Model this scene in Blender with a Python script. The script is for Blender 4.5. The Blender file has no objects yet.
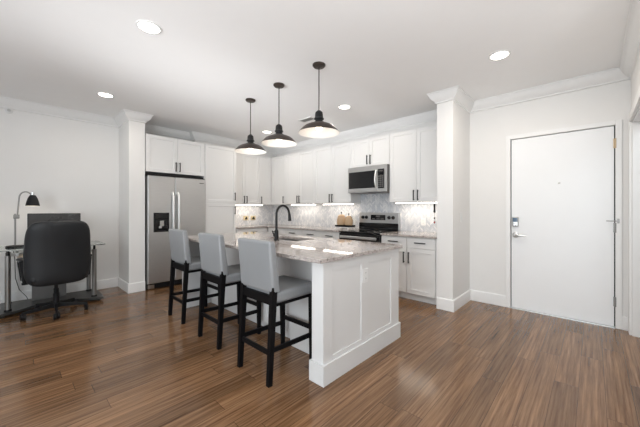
import bpy, bmesh, math, random
from mathutils import Vector, Matrix
random.seed(7)
PI = math.pi
SC = bpy.context.scene
COL = SC.collection

# ------------------------------------------------------------------ camera
cd = bpy.data.cameras.new('camera'); cam = bpy.data.objects.new('camera', cd); COL.objects.link(cam)
cd.sensor_fit = 'HORIZONTAL'; cd.sensor_width = 36.0
cd.lens = 291.2/640*36.0
cd.shift_y = -(213.5-209.87)/640
cd.clip_start = 0.05
cam.location = (0, 0, 1.26)
cam.rotation_euler = (PI/2, 0, math.radians(43.18)-PI/2)
SC.camera = cam

# ------------------------------------------------------------------ light
SC.view_settings.view_transform = 'Standard'
SC.view_settings.look = 'None'
SC.view_settings.gamma = 1.0
SC.view_settings.exposure = -0.06
SC.view_settings.use_curve_mapping = False
w = bpy.data.worlds.new('daylight'); SC.world = w; w.use_nodes = True
w.node_tree.nodes['Background'].inputs[0].default_value = (0.80, 0.90, 1.0, 1)
w.node_tree.nodes['Background'].inputs[1].default_value = 1.0

def area(name, loc, rot, sx, sy, power, color):
    l = bpy.data.lights.new(name, 'AREA'); l.shape = 'RECTANGLE'; l.size = sx; l.size_y = sy
    l.energy = power; l.color = color
    o = bpy.data.objects.new(name, l); COL.objects.link(o); o.location = loc; o.rotation_euler = rot
    return o
DAY = (0.88, 0.95, 1.0)
# daylight entering through the windows behind the camera, part of it rising from the bright ground outside
def window_light(loc, yaw, sx, power, up):
    area('window_daylight', loc, (PI/2+math.radians(up), 0, yaw), sx, 1.9, power, DAY)
window_light((-2.30, 0.2, 1.45), -PI/2, 2.6, 130, 12)
window_light((-2.30, 3.8, 1.45), -PI/2, 2.0, 4, 20)
window_light((-0.5, -2.50, 1.45), 0, 2.6, 3, 20)
# added unseen lamps aimed up to brighten the ceiling, standing in for floor bounce
def ceiling_fill(loc, d, sx, sy, power, spread=125):
    g = area('ceiling_fill_lamp', loc, Vector(d).to_track_quat('-Z', 'Y').to_euler(), sx, sy, power, (.97, .985, 1))
    g.data.spread = math.radians(spread)
ceiling_fill((-0.6, -0.7, .10), (.28, .28, 1), 2.4, 2.4, 118)
ceiling_fill((-1.7, 2.6, .10), (2.1, .4, 1), 1.2, 2.4, 20, 38)

area('hall_fill_lamp', (3.4, -1.0, 2.6), (0, 0, 0), 1.2, .8, 14, DAY)  # added fill lamp, out of view, brightens the hall beyond the side opening

# ------------------------------------------------------------------ materials
def newmat(name):
    m = bpy.data.materials.new(name); m.use_nodes = True
    return m, m.node_tree, m.node_tree.nodes['Principled BSDF']
def nd(nt, t, **kw):
    n = nt.nodes.new(t)
    for k, v in kw.items(): setattr(n, k, v)
    return n
def math_(nt, op, a, b=None, c=None):
    n = nd(nt, 'ShaderNodeMath', operation=op)
    for i, v in enumerate((a, b, c)):
        if v is None: continue
        if isinstance(v, (int, float)): n.inputs[i].default_value = v
        else: nt.links.new(v, n.inputs[i])
    return n.outputs[0]
def mixc(nt, f, a, b, blend='MIX'):
    n = nd(nt, 'ShaderNodeMix', data_type='RGBA', blend_type=blend)
    if isinstance(f, (int, float)): n.inputs[0].default_value = f
    else: nt.links.new(f, n.inputs[0])
    for i, v in ((6, a), (7, b)):
        if isinstance(v, tuple): n.inputs[i].default_value = (*v[:3], 1)
        else: nt.links.new(v, n.inputs[i])
    return n.outputs[2]
def coords(nt, scale=(1, 1, 1)):
    t = nd(nt, 'ShaderNodeTexCoord'); mp = nd(nt, 'ShaderNodeMapping')
    mp.inputs['Scale'].default_value = scale
    nt.links.new(t.outputs['Object'], mp.inputs[0]); return mp.outputs[0]
def noise(nt, vec, scale, detail=3, rough=.5):
    n = nd(nt, 'ShaderNodeTexNoise'); n.inputs['Scale'].default_value = scale
    n.inputs['Detail'].default_value = detail; n.inputs['Roughness'].default_value = rough
    nt.links.new(vec, n.inputs['Vector']); return n.outputs['Fac']
def ramp(nt, fac, stops):
    r = nd(nt, 'ShaderNodeValToRGB'); e = r.color_ramp.elements
    while len(e) < len(stops): e.new(.5)
    for x, (p, c) in zip(e, stops): x.position = p; x.color = (*c, 1)
    nt.links.new(fac, r.inputs[0]); return r.outputs[0]
def bump(nt, bsdf, h, strength, dist=.002):
    b = nd(nt, 'ShaderNodeBump'); b.inputs['Strength'].default_value = strength; b.inputs['Distance'].default_value = dist
    nt.links.new(h, b.inputs['Height']); nt.links.new(b.outputs[0], bsdf.inputs['Normal'])

def plain(name, c, rough=.5, metal=0, var=.04, nscale=6, stretch=(1, 1, 1), bmp=0, coat=0, spec=None):
    """solid colour with a faint procedural variation"""
    m, nt, p = newmat(name)
    v = coords(nt, stretch); f = noise(nt, v, nscale)
    a = tuple(x*(1-var) for x in c); b = tuple(min(1, x*(1+var)) for x in c)
    nt.links.new(mixc(nt, f, a, b), p.inputs['Base Color'])
    nt.links.new(math_(nt, 'ADD', math_(nt, 'MULTIPLY', f, .08), rough-.04), p.inputs['Roughness'])
    p.inputs['Metallic'].default_value = metal
    if coat: p.inputs['Coat Weight'].default_value = coat
    if spec is not None: p.inputs['Specular IOR Level'].default_value = spec
    if bmp: bump(nt, p, noise(nt, v, nscale*20, 2), bmp)
    return m
def glow(name, c, s):
    m, nt, p = newmat(name)
    p.inputs['Base Color'].default_value = (.8, .8, .8, 1)
    p.inputs['Emission Color'].default_value = (*c, 1); p.inputs['Emission Strength'].default_value = s
    return m

M = {}
M['wall'] = plain('wall_paint', (.80, .79, .775), .75, bmp=.06, var=.012)
M['ceil'] = plain('ceiling_paint', (.91, .905, .90), .85, bmp=.06, var=.012)
M['trim'] = plain('trim_paint', (.83, .825, .815), .38, var=.012)
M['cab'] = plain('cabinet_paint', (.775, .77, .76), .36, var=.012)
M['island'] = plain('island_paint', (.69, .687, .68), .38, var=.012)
M['doorp'] = plain('door_paint', (.86, .865, .87), .42, var=.012)
M['black'] = plain('matte_black_metal', (.010, .010, .011), .42, 0, var=.1, spec=.3)
M['blackwood'] = plain('black_stained_wood', (.006, .0055, .006), .5, 0, spec=.10, var=.25, nscale=10, stretch=(4, 4, .6))
M['blackglass'] = plain('black_glass', (.006, .006, .007), .07, 0, var=.1)
M['blackplastic'] = plain('black_plastic', (.009, .009, .010), .5, 0, var=.1, spec=.25)
M['blackleather'] = plain('black_leather', (.012, .013, .015), .47, 0, spec=.42, var=.2, nscale=9, bmp=.25)
M['greyleather'] = plain('grey_leather', (.25, .258, .266), .42, 0, var=.04, nscale=7, bmp=.12)
M['chrome'] = plain('chrome', (.72, .72, .71), .16, 1, var=.02)
M['satin'] = plain('satin_nickel', (.55, .55, .54), .3, 1, var=.03)
M['tube'] = plain('grey_steel_tube', (.30, .295, .285), .38, 1, var=.03)
M['handle'] = plain('bright_aluminium', (.86, .86, .85), .38, 1, var=.02)
M['brass'] = plain('aged_brass', (.50, .38, .25), .4, 1, var=.05)
M['bronze'] = plain('dark_bronze', (.062, .048, .040), .36, .6, var=.15)
M['enamel'] = plain('white_enamel', (.86, .85, .83), .4, var=.01)
M['rubber'] = plain('rubber', (.02, .02, .02), .6)
M['plastic'] = plain('white_plastic', (.76, .76, .75), .4, var=.01)
M['beige'] = plain('beige_plastic', (.62, .52, .32), .4, var=.05)
M['gap'] = plain('dark_gasket', (.04, .04, .04), .6)
M['screen'] = plain('dark_screen', (.055, .052, .05), .28, var=.08)
M['shelf'] = plain('black_lacquered_board', (.040, .039, .037), .32, var=.1)
M['greypanel'] = plain('grey_metal_panel', (.16, .155, .15), .4, .3, var=.06)
M['wood'] = plain('pale_wood', (.52, .36, .22), .5, var=.16, nscale=5, stretch=(8, 8, 1))
M['deskwood'] = plain('tray_wood', (.42, .33, .25), .5, var=.15, nscale=5, stretch=(1, 8, 8))
M['red'] = plain('red_bead', (.22, .02, .02), .35)
M['sky'] = plain('blue_tinted_lens', (.10, .16, .24), .12)
M['bulb'] = glow('lamp_bulb', (1, .84, .64), 9)
M['can'] = glow('downlight_lens', (1, .93, .83), 9)
M['strip'] = glow('led_strip_lens', (1, .92, .82), 9)

def steel_mat():
    m, nt, p = newmat('brushed_stainless')
    v = coords(nt, (1.2, 1.2, 60)); f = noise(nt, v, 9, 4, .6)
    nt.links.new(mixc(nt, f, (.46, .46, .46), (.62, .618, .612)), p.inputs['Base Color'])
    nt.links.new(math_(nt, 'ADD', math_(nt, 'MULTIPLY', f, .12), .34), p.inputs['Roughness'])
    p.inputs['Metallic'].default_value = 1
    return m
M['steel'] = steel_mat()

def floor_mat():
    m, nt, p = newmat('plank_floor')
    t = nd(nt, 'ShaderNodeTexCoord'); s = nd(nt, 'ShaderNodeSeparateXYZ'); nt.links.new(t.outputs['Object'], s.inputs[0])
    X, Y = s.outputs[0], s.outputs[1]
    W, L = .135, 1.22
    ry = math_(nt, 'DIVIDE', Y, W); row = math_(nt, 'FLOOR', ry); fy = math_(nt, 'FRACT', ry)
    wn = nd(nt, 'ShaderNodeTexWhiteNoise', noise_dimensions='1D'); nt.links.new(row, wn.inputs['W'])
    rx = math_(nt, 'ADD', math_(nt, 'DIVIDE', X, L), wn.outputs['Value'])
    cell = math_(nt, 'FLOOR', rx); fx = math_(nt, 'FRACT', rx)
    cb = nd(nt, 'ShaderNodeCombineXYZ'); nt.links.new(row, cb.inputs[0]); nt.links.new(cell, cb.inputs[1])
    pn = nd(nt, 'ShaderNodeTexWhiteNoise', noise_dimensions='2D'); nt.links.new(cb.outputs[0], pn.inputs['Vector'])
    # grain coordinates shifted per plank
    gx = math_(nt, 'ADD', math_(nt, 'MULTIPLY', X, .75), math_(nt, 'MULTIPLY', pn.outputs['Value'], 37))
    gy = math_(nt, 'ADD', math_(nt, 'MULTIPLY', Y, 24), math_(nt, 'MULTIPLY', pn.outputs['Value'], 11))
    gv = nd(nt, 'ShaderNodeCombineXYZ'); nt.links.new(gx, gv.inputs[0]); nt.links.new(gy, gv.inputs[1])
    g1 = noise(nt, gv.outputs[0], 2.1, 5, .68)
    c = ramp(nt, g1, [(.25, (.062, .028, .012)), (.42, (.138, .070, .033)), (.57, (.222, .122, .062)), (.76, (.330, .192, .104))])
    tone = math_(nt, 'ADD', math_(nt, 'MULTIPLY', pn.outputs['Value'], .5), .72)
    tv = nd(nt, 'ShaderNodeCombineXYZ')
    for i in range(3): nt.links.new(tone, tv.inputs[i])
    c = mixc(nt, 1.0, c, tv.outputs[0], 'MULTIPLY')
    ey = math_(nt, 'MINIMUM', fy, math_(nt, 'SUBTRACT', 1, fy)); ex = math_(nt, 'MINIMUM', fx, math_(nt, 'SUBTRACT', 1, fx))
    seam = math_(nt, 'MAXIMUM', math_(nt, 'LESS_THAN', ey, .012), math_(nt, 'LESS_THAN', ex, .0014))
    c = mixc(nt, math_(nt, 'MULTIPLY', seam, .65), c, (.02, .01, .006))
    nt.links.new(c, p.inputs['Base Color'])
    nt.links.new(math_(nt, 'ADD', math_(nt, 'MULTIPLY', g1, .14), .11), p.inputs['Roughness'])
    p.inputs['Specular IOR Level'].default_value = .42
    bump(nt, p, math_(nt, 'SUBTRACT', math_(nt, 'MULTIPLY', g1, .3), seam), .05, .001)
    return m
M['floor'] = floor_mat()

def granite_mat():
    m, nt, p = newmat('speckled_granite')
    v = coords(nt)
    a = noise(nt, v, 22, 6, .75); b = noise(nt, v, 60, 3, .6)
    vo = nd(nt, 'ShaderNodeTexVoronoi'); vo.inputs['Scale'].default_value = 60; nt.links.new(v, vo.inputs['Vector'])
    c = ramp(nt, a, [(.32, (.25, .215, .20)), (.46, (.42, .37, .345)), (.60, (.53, .48, .45)), (.78, (.36, .31, .285))])
    c = mixc(nt, math_(nt, 'MULTIPLY', math_(nt, 'GREATER_THAN', b, .58), .6), c, (.12, .105, .10))
    c = mixc(nt, math_(nt, 'MULTIPLY', math_(nt, 'LESS_THAN', b, .40), .5), c, (.56, .53, .51))
    c = mixc(nt, math_(nt, 'MULTIPLY', math_(nt, 'LESS_THAN', vo.outputs['Distance'], .22), .6), c, (.10, .085, .08))
    nt.links.new(c, p.inputs['Base Color'])
    nt.links.new(math_(nt, 'ADD', math_(nt, 'MULTIPLY', a, .02), .03), p.inputs['Roughness'])
    return m
M['granite'] = granite_mat()

def tile_mat(along):
    """white marble herringbone: along = index of the horizontal wall axis"""
    m, nt, p = newmat('herringbone_marble_tile')
    t = nd(nt, 'ShaderNodeTexCoord'); s = nd(nt, 'ShaderNodeSeparateXYZ'); nt.links.new(t.outputs['Object'], s.inputs[0])
    U, V = s.outputs[along], s.outputs[2]
    Wc, H = .052, .036
    uc = math_(nt, 'DIVIDE', U, Wc); col = math_(nt, 'FLOOR', uc); fu = math_(nt, 'FRACT', uc)
    par = math_(nt, 'ABSOLUTE', math_(nt, 'MODULO', col, 2))
    sl = math_(nt, 'SUBTRACT', math_(nt, 'MULTIPLY', par, 2), 1)                # +-1 per column
    d = math_(nt, 'MULTIPLY', math_(nt, 'MULTIPLY', math_(nt, 'SUBTRACT', fu, .5), sl), Wc)
    vv = math_(nt, 'DIVIDE', math_(nt, 'ADD', V, d), H)
    row = math_(nt, 'FLOOR', vv); fv = math_(nt, 'FRACT', vv)
    cb = nd(nt, 'ShaderNodeCombineXYZ'); nt.links.new(row, cb.inputs[0]); nt.links.new(col, cb.inputs[1])
    wn = nd(nt, 'ShaderNodeTexWhiteNoise', noise_dimensions='2D'); nt.links.new(cb.outputs[0], wn.inputs['Vector'])
    f = noise(nt, t.outputs['Object'], 7, 5, .6)
    c = mixc(nt, wn.outputs['Value'], (.52, .55, .60), (.82, .82, .82))
    c = mixc(nt, math_(nt, 'MULTIPLY', f, .35), c, (.60, .61, .63))
    g = math_(nt, 'MAXIMUM', math_(nt, 'LESS_THAN', fv, .10), math_(nt, 'LESS_THAN', fu, .05))
    c = mixc(nt, math_(nt, 'MULTIPLY', g, .75), c, (.33, .36, .40))
    nt.links.new(c, p.inputs['Base Color']); p.inputs['Roughness'].default_value = .25
    bump(nt, p, math_(nt, 'SUBTRACT', 1, g), .2, .001)
    return m
M['tileY'] = tile_mat(1); M['tileX'] = tile_mat(0)

def glass_mat():
    m, nt, p = newmat('green_tinted_glass')
    v = coords(nt); f = noise(nt, v, 3)
    nt.links.new(mixc(nt, f, (.80, .90, .87), (.86, .94, .91)), p.inputs['Base Color'])
    p.inputs['Transmission Weight'].default_value = 1; p.inputs['Roughness'].default_value = .02; p.inputs['IOR'].default_value = 1.45
    return m
M['glass'] = glass_mat()

# ------------------------------------------------------------------ mesh helpers
def xf(verts, fn):
    for v in verts: v.co = Vector(fn(v.co))
class B:
    def __init__(s): s.m = bmesh.new()
    def box(s, x0, x1, y0, y1, z0, z1, bev=0, seg=2):
        r = bmesh.ops.create_cube(s.m, size=1); vs = r['verts']
        for v in vs: v.co = Vector((x0+(v.co.x+.5)*(x1-x0), y0+(v.co.y+.5)*(y1-y0), z0+(v.co.z+.5)*(z1-z0)))
        if bev:
            es = list({e for v in vs for e in v.link_edges})
            bmesh.ops.bevel(s.m, geom=es, offset=bev, segments=seg, affect='EDGES', profile=.5)
        return s
    def beam(s, p, q, a, b, a2=None, b2=None, bev=0, up=(0, 0, 1)):
        """bar from p to q, section a x b at p and a2 x b2 at q"""
        p, q = Vector(p), Vector(q); a2 = a2 or a; b2 = b2 or b
        d = (q-p).normalized(); u = Vector(up)
        if abs(d.dot(u)) > .95: u = Vector((1, 0, 0))
        if abs(d.z) > .7: sx = Vector((1, 0, 0)); sx = (sx-d*sx.dot(d)).normalized(); sy = d.cross(sx)
        else: sy = d.cross(u).normalized(); sx = sy.cross(d)
        vs = []
        for c, A, Bb in ((p, a, b), (q, a2, b2)):
            for i, j in ((-1, -1), (1, -1), (1, 1), (-1, 1)): vs.append(s.m.verts.new(c+sx*i*A/2+sy*j*Bb/2))
        fs = [s.m.faces.new([vs[i] for i in f]) for f in ((3, 2, 1, 0), (4, 5, 6, 7), (0, 1, 5, 4), (1, 2, 6, 5), (2, 3, 7, 6), (3, 0, 4, 7))]
        if bev:
            es = list({e for f in fs for e in f.edges}); bmesh.ops.bevel(s.m, geom=es, offset=bev, segments=2, affect='EDGES', profile=.5)
        return s
    def lathe(s, prof, c=(0, 0, 0), axis='z', n=32, cap=True):
        c = Vector(c); rings = []
        def P(r, h, a):
            x, y = r*math.cos(a), r*math.sin(a)
            return c+Vector({'z': (x, y, h), 'x': (h, x, y), 'y': (x, h, y), '-x': (-h, x, y), '-y': (x, -h, y)}[axis])
        for r, h in prof:
            if r < 1e-6: rings.append([s.m.verts.new(P(0, h, 0))])
            else: rings.append([s.m.verts.new(P(r, h, 2*PI*i/n)) for i in range(n)])
        for A, Bb in zip(rings, rings[1:]):
            for i in range(n):
                j = (i+1) % n
                if len(A) == 1 and len(Bb) == 1: continue
                if len(A) == 1: s.m.faces.new((A[0], Bb[j], Bb[i]))
                elif len(Bb) == 1: s.m.faces.new((A[i], A[j], Bb[0]))
                else: s.m.faces.new((A[i], A[j], Bb[j], Bb[i]))
        if cap:
            for R in (rings[0], rings[-1]):
                if len(R) > 2: s.m.faces.new(R)
        return s
    def cyl(s, c, r, h, axis='z', n=24, r2=None):
        return s.lathe([(r, 0), (r if r2 is None else r2, h)], c, axis, n)
    def tube(s, pts, r, n=10, cap=True):
        pts = [Vector(p) for p in pts]; rs = r if isinstance(r, (list, tuple)) else [r]*len(pts)
        rings = []; u = None
        for i, p in enumerate(pts):
            d = (pts[min(i+1, len(pts)-1)]-pts[max(i-1, 0)]).normalized()
            if u is None:
                u = Vector((0, 0, 1)) if abs(d.z) < .9 else Vector((1, 0, 0))
            u = (u-d*u.dot(d)).normalized(); v = d.cross(u)
            rings.append([s.m.verts.new(p+(u*math.cos(2*PI*k/n)+v*math.sin(2*PI*k/n))*rs[i]) for k in range(n)])
        for A, Bb in zip(rings, rings[1:]):
            for k in range(n): s.m.faces.new((A[k], A[(k+1) % n], Bb[(k+1) % n], Bb[k]))
        if cap: s.m.faces.new(rings[0][::-1]); s.m.faces.new(rings[-1])
        return s
    def prism(s, poly, z0, z1, bev=0):
        a = [s.m.verts.new((x, y, z0)) for x, y in poly]; b = [s.m.verts.new((x, y, z1)) for x, y in poly]
        fs = [s.m.faces.new(a[::-1]), s.m.faces.new(b)]
        for i in range(len(a)): j = (i+1) % len(a); fs.append(s.m.faces.new((a[i], a[j], b[j], b[i])))
        if bev:
            es = list({e for f in fs[:2] for e in f.edges}); bmesh.ops.bevel(s.m, geom=es, offset=bev, segments=2, affect='EDGES', profile=.5)
        return s
    def sweep(s, prof, path):
        """prof: (offset from wall, z); path: plan polyline, room on its right"""
        path = [Vector(p) for p in path]; rows = []
        for i, p in enumerate(path):
            n = []
            if i > 0: d = (p-path[i-1]).normalized(); n.append(Vector((d.y, -d.x)))
            if i < len(path)-1: d = (path[i+1]-p).normalized(); n.append(Vector((d.y, -d.x)))
            m = n[0] if len(n) == 1 else (n[0]+n[1])/(1+n[0].dot(n[1]))
            rows.append([s.m.verts.new((p.x+m.x*o, p.y+m.y*o, z)) for o, z in prof])
        k = len(prof)
        for A, Bb in zip(rows, rows[1:]):
            for i in range(k): s.m.faces.new((A[i], A[(i+1) % k], Bb[(i+1) % k], Bb[i]))
        s.m.faces.new(rows[0]); s.m.faces.new(rows[-1][::-1])
        return s
    def rbox(s, x0, x1, y0, y1, z0, z1, r, seg=4):
        """strongly rounded cushion-like box"""
        return s.box(x0, x1, y0, y1, z0, z1, r, seg)

ORG = {}
def obj(name, b, mat, parent=None, label=None, angle=35, origin=None):
    bm = b.m; bmesh.ops.recalc_face_normals(bm, faces=bm.faces)
    xs = [v.co for v in bm.verts]
    lo = Vector([min(c[i] for c in xs) for i in range(3)]); hi = Vector([max(c[i] for c in xs) for i in range(3)])
    o0 = Vector(origin) if origin else Vector(((lo.x+hi.x)/2, (lo.y+hi.y)/2, lo.z))
    for v in bm.verts: v.co -= o0
    me = bpy.data.meshes.new(name); bm.to_mesh(me); bm.free()
    me.materials.append(M[mat])
    me.polygons.foreach_set('use_smooth', [True]*len(me.polygons))
    me.set_sharp_from_angle(angle=math.radians(angle))
    o = bpy.data.objects.new(name, me); COL.objects.link(o)
    wn = o.modifiers.new('weighted_normals', 'WEIGHTED_NORMAL'); wn.keep_sharp = True
    if parent is not None: o.parent = parent; o.location = o0-ORG[parent.name]
    else: o.location = o0
    ORG[o.name] = o0
    if label: o['label'] = label
    return o
def thing(name, label, cat, loc=(0, 0, 0), group=None):
    o = bpy.data.objects.new(name, None); COL.objects.link(o); o.location = loc; o.empty_display_size = .1
    o['label'] = label; o['category'] = cat; ORG[o.name] = Vector(loc)
    if group: o['group'] = group
    return o
def tag(o, label, cat, group=None):
    o['label'] = label; o['category'] = cat
    if group: o['group'] = group
    return o
def struct(name, b, mat, label=None):
    o = obj(name, b, mat); o['kind'] = 'structure'; o['category'] = name.split('_')[0]
    o['label'] = label or name.replace('_', ' ')
    return o
def dup(root, loc, rotz=None, label=None):
    def cp(o, par):
        c = o.copy(); COL.objects.link(c)
        if par is not None: c.parent = par
        for ch in list(o.children): cp(ch, c)
        return c
    r = cp(root, None); r.location = loc
    if rotz is not None: r.rotation_euler = (0, 0, rotz)
    if label: r['label'] = label
    return r

# ------------------------------------------------------------------ room shell
XW, YW, CE = 4.42, 5.72, 2.743            # range/door wall, desk/fridge wall, ceiling
XL, YB, XS = -2.4, -2.6, 2.3              # window wall, rear wall, return beside the side wall
YS = -.286                                # side wall at the right of the door
PX, PY0, PY1 = 3.75, 1.265, 1.462          # pillar
CX0, CX1, CY = 1.235, 1.45, 5.12          # wing wall by the refrigerator
DY0, DY1, DZ = -.172, .778, 2.165         # entry door slab opening
struct('floor', B().box(XL-.1, XW+.3, YB-.1, YW+.1, -.08, 0), 'floor', 'brown wood plank floor')
struct('ceiling', B().box(XL-.1, XW+.3, YB-.1, YW+.1, CE, CE+.08), 'ceil', 'white painted ceiling')
struct('wall_left', B().box(XL-.1, XW+.1, YW, YW+.1, 0, CE), 'wall', 'white wall behind the desk and refrigerator')
FR = .05
struct('wall_right', B().box(XW, XW+.12, DY1+FR, YW, 0, CE).box(XW, XW+.12, YS-1.4, DY0-FR, 0, CE).box(XW, XW+.12, DY0-FR, DY1+FR, DZ+FR, CE), 'wall', 'white wall behind the kitchen range and around the entry door')
OX0, OX1, OZ = 3.25, 4.275, 2.15
struct('wall_side', B().box(XS, OX0, YS-.12, YS, 0, CE).box(OX1, XW, YS-.12, YS, 0, CE).box(OX0, OX1, YS-.12, YS, OZ, CE), 'wall', 'white side wall with a cased opening right of the entry door')
struct('wall_return', B().box(XS, XS+.12, YB, YS-.12, 0, CE), 'wall', 'white return wall')
struct('wall_hall', B().box(XS+.12, XW, -1.72, -1.6, 0, CE), 'wall', 'white wall beyond the cased opening')
struct('wall_rear', B().box(XL, -1.8, YB-.1, YB, 0, CE).box(.8, XS+.12, YB-.1, YB, 0, CE).box(-1.8, .8, YB-.1, YB, 0, .5).box(-1.8, .8, YB-.1, YB, 2.4, CE), 'wall', 'white rear wall with a window')
b = B()
ys = [YB, .2, 2.2, 2.8, 4.8, YW]
for i in (0, 2, 4): b.box(XL-.1, XL, ys[i], ys[i+1], 0, CE)
for i in (1, 3): b.box(XL-.1, XL, ys[i], ys[i+1], 0, .5).box(XL-.1, XL, ys[i], ys[i+1], 2.4, CE)
struct('wall_window', b, 'wall', 'white wall with two windows')
def window(n, x0, x1, y0, y1):
    b = B(); t = .05
    if x1-x0 < y1-y0:
        b.box(x0, x1, y0, y0+t, .5, 2.4).box(x0, x1, y1-t, y1, .5, 2.4).box(x0, x1, y0+t, y1-t, .5, .5+t).box(x0, x1, y0+t, y1-t, 2.4-t, 2.4).box(x0, x1, (y0+y1)/2-.02, (y0+y1)/2+.02, .55, 2.35)
    else:
        b.box(x0, x0+t, y0, y1, .5, 2.4).box(x1-t, x1, y0, y1, .5, 2.4).box(x0+t, x1-t, y0, y1, .5, .5+t).box(x0+t, x1-t, y0, y1, 2.4-t, 2.4).box((x0+x1)/2-.02, (x0+x1)/2+.02, y0, y1, .55, 2.35)
    struct('window_%d' % n, b, 'trim', 'white window frame')
window(1, XL-.09, XL-.04, .2, 2.2); window(2, XL-.09, XL-.04, 2.8, 4.8); window(3, -1.8, .8, YB-.09, YB-.04)
struct('wall_pillar', B().box(PX, XW, PY0, PY1, 0, CE), 'wall', 'square white pillar between kitchen and entry')
struct('wall_wing', B().box(CX0, CX1, CY, YW, 0, CE), 'wall', 'white wing wall left of the refrigerator')
struct('wall_chase', B().box(2.44, XW, 5.60, YW, 2.46, CE), 'wall', 'white boxed chase above the tall cabinet')

# crown moulding, one run round the room
zc = CE-.128
crown = [(0, CE), (.094, CE), (.094, CE-.012), (.084, CE-.016), (.074, CE-.040), (.055, CE-.074), (.028, CE-.098), (.016, CE-.108), (.016, CE-.122), (0, CE-.128)]
struct('trim_1', B().sweep(crown, [(XL, YW), (CX0, YW), (CX0, CY), (CX1, CY), (CX1, YW), (2.44, YW), (2.44, 5.60), (XW, 5.60), (XW, PY1), (PX, PY1), (PX, PY0), (XW, PY0), (XW, YS), (XS, YS)]), 'trim', 'white crown moulding along the walls and pillar')
base = [(0, 0), (.016, 0), (.016, .128), (.008, .142), (0, .145)]
struct('baseboard_left', B().sweep(base, [(XL, YW), (CX0, YW), (CX0, CY), (CX1, CY)]), 'trim', 'white baseboard under the desk wall and wing wall')
struct('baseboard_right', B().sweep(base, [(PX, PY1), (PX, PY0), (XW, PY0), (XW, DY1+FR)]), 'trim', 'white baseboard round the pillar and left of the entry door')
struct('baseboard_entry', B().sweep(base, [(XW, DY0-FR), (XW, YS+.02)]), 'trim', 'short white baseboard right of the entry door')
# casing of the opening in the side wall
cw = .085
struct('trim_2', B().box(OX1-.004, OX1+cw, YS, YS+.022, 0, OZ+cw, .003).box(OX0-cw, OX0+.004, YS, YS+.022, 0, OZ+cw, .003).box(OX0+.004, OX1-.004, YS, YS+.022, OZ-.004, OZ+cw, .003)
       .box(OX1-.018, OX1, YS-.12, YS, 0, OZ).box(OX0, OX0+.018, YS-.12, YS, 0, OZ).box(OX0, OX1, YS-.12, YS, OZ-.018, OZ), 'trim', 'white casing of the side opening')

# entry door: frame, slab and hardware
door = obj('door_1', B().box(XW+.008, XW+.05, DY0+.010, DY1-.009, .012, DZ-.006, .002), 'doorp'); door['kind'] = 'structure'; door['category'] = 'door'
door['label'] = 'plain white entry door with keypad lock and lever'
fr = B()
for y0, y1 in ((DY1, DY1+FR), (DY0-FR, DY0)): fr.box(XW-.016, XW+.10, y0, y1, 0, DZ+FR, .003)
fr.box(XW-.016, XW+.10, DY0, DY1, DZ, DZ+FR, .003)
obj('door_frame', fr, 'trim', door)
gk = B()
gk.box(XW+.03, XW+.06, DY1-.016, DY1+.0005, 0, DZ).box(XW+.03, XW+.06, DY0-.0005, DY0+.016, 0, DZ).box(XW+.03, XW+.06, DY0, DY1, DZ-.012, DZ)
obj('gasket', gk, 'gap', door)
obj('threshold', B().box(XW-.03, XW+.1, DY0, DY1, 0, .011, .003), 'satin', door)
kp = obj('keypad_lock', B().box(XW-.022, XW+.004, .690, .760, 1.045, 1.172, .012, 3), 'satin', door, 'silver keypad deadbolt with dark key face')
obj('key_face', B().box(XW-.026, XW-.022, .698, .752, 1.108, 1.160, .004), 'sky', kp)
obj('thumb_turn', B().lathe([(.019, 0), (.019, .004), (.015, .007), (0, .007)], (XW-.022, .725, 1.074), '-x', 20), 'chrome', kp)
lv = B().lathe([(.036, 0), (.036, .008), (.030, .012), (.014, .014), (.014, .05), (0, .05)], (XW+.004, .722, .942), '-x', 24)
lv.tube([(XW-.042, .722, .942), (XW-.046, .700, .942), (XW-.046, .65, .938), (XW-.044, .605, .934)], [.013, .012, .010, .008], 10)
obj('lever_handle', lv, 'satin', door, 'brushed nickel lever handle')
obj('peephole', B().lathe([(.012, 0), (.012, .006), (.006, .008), (0, .006)], (XW+.004, .292, 1.575), '-x', 16), 'satin', door)
for z, mt in ((1.97, 'brass'), (1.07, 'satin'), (.28, 'satin')):
    hb = B().cyl((XW-.012, DY0, z-.052), .008, .104, 'z', 12)
    hb.box(XW-.004, XW+.0045, DY0-.016, DY0+.016, z-.05, z+.05)
    obj('hinge', hb, 'brass' if mt == 'brass' else 'tube', door, 'brass hinge' if mt == 'brass' else 'nickel hinge')
gd = B().box(XW-.022, XW-.012, DY0-.012, DY0+.07, 1.136, 1.147, .003).box(XW-.024, XW+.004, DY0-.03, DY0-.012, 1.118, 1.166, .003)
obj('door_guard', gd, 'tube', door, 'small swing bar door guard')

# backsplash tiles
struct('wall_backsplash_right', B().box(XW-.012, XW, PY1, YW, .90, 1.60), 'tileY', 'white herringbone marble backsplash behind the range')
struct('wall_backsplash_left', B().box(3.05, XW-.012, YW-.012, YW, .90, 1.42), 'tileX', 'white herringbone marble backsplash on the left kitchen wall')

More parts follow.
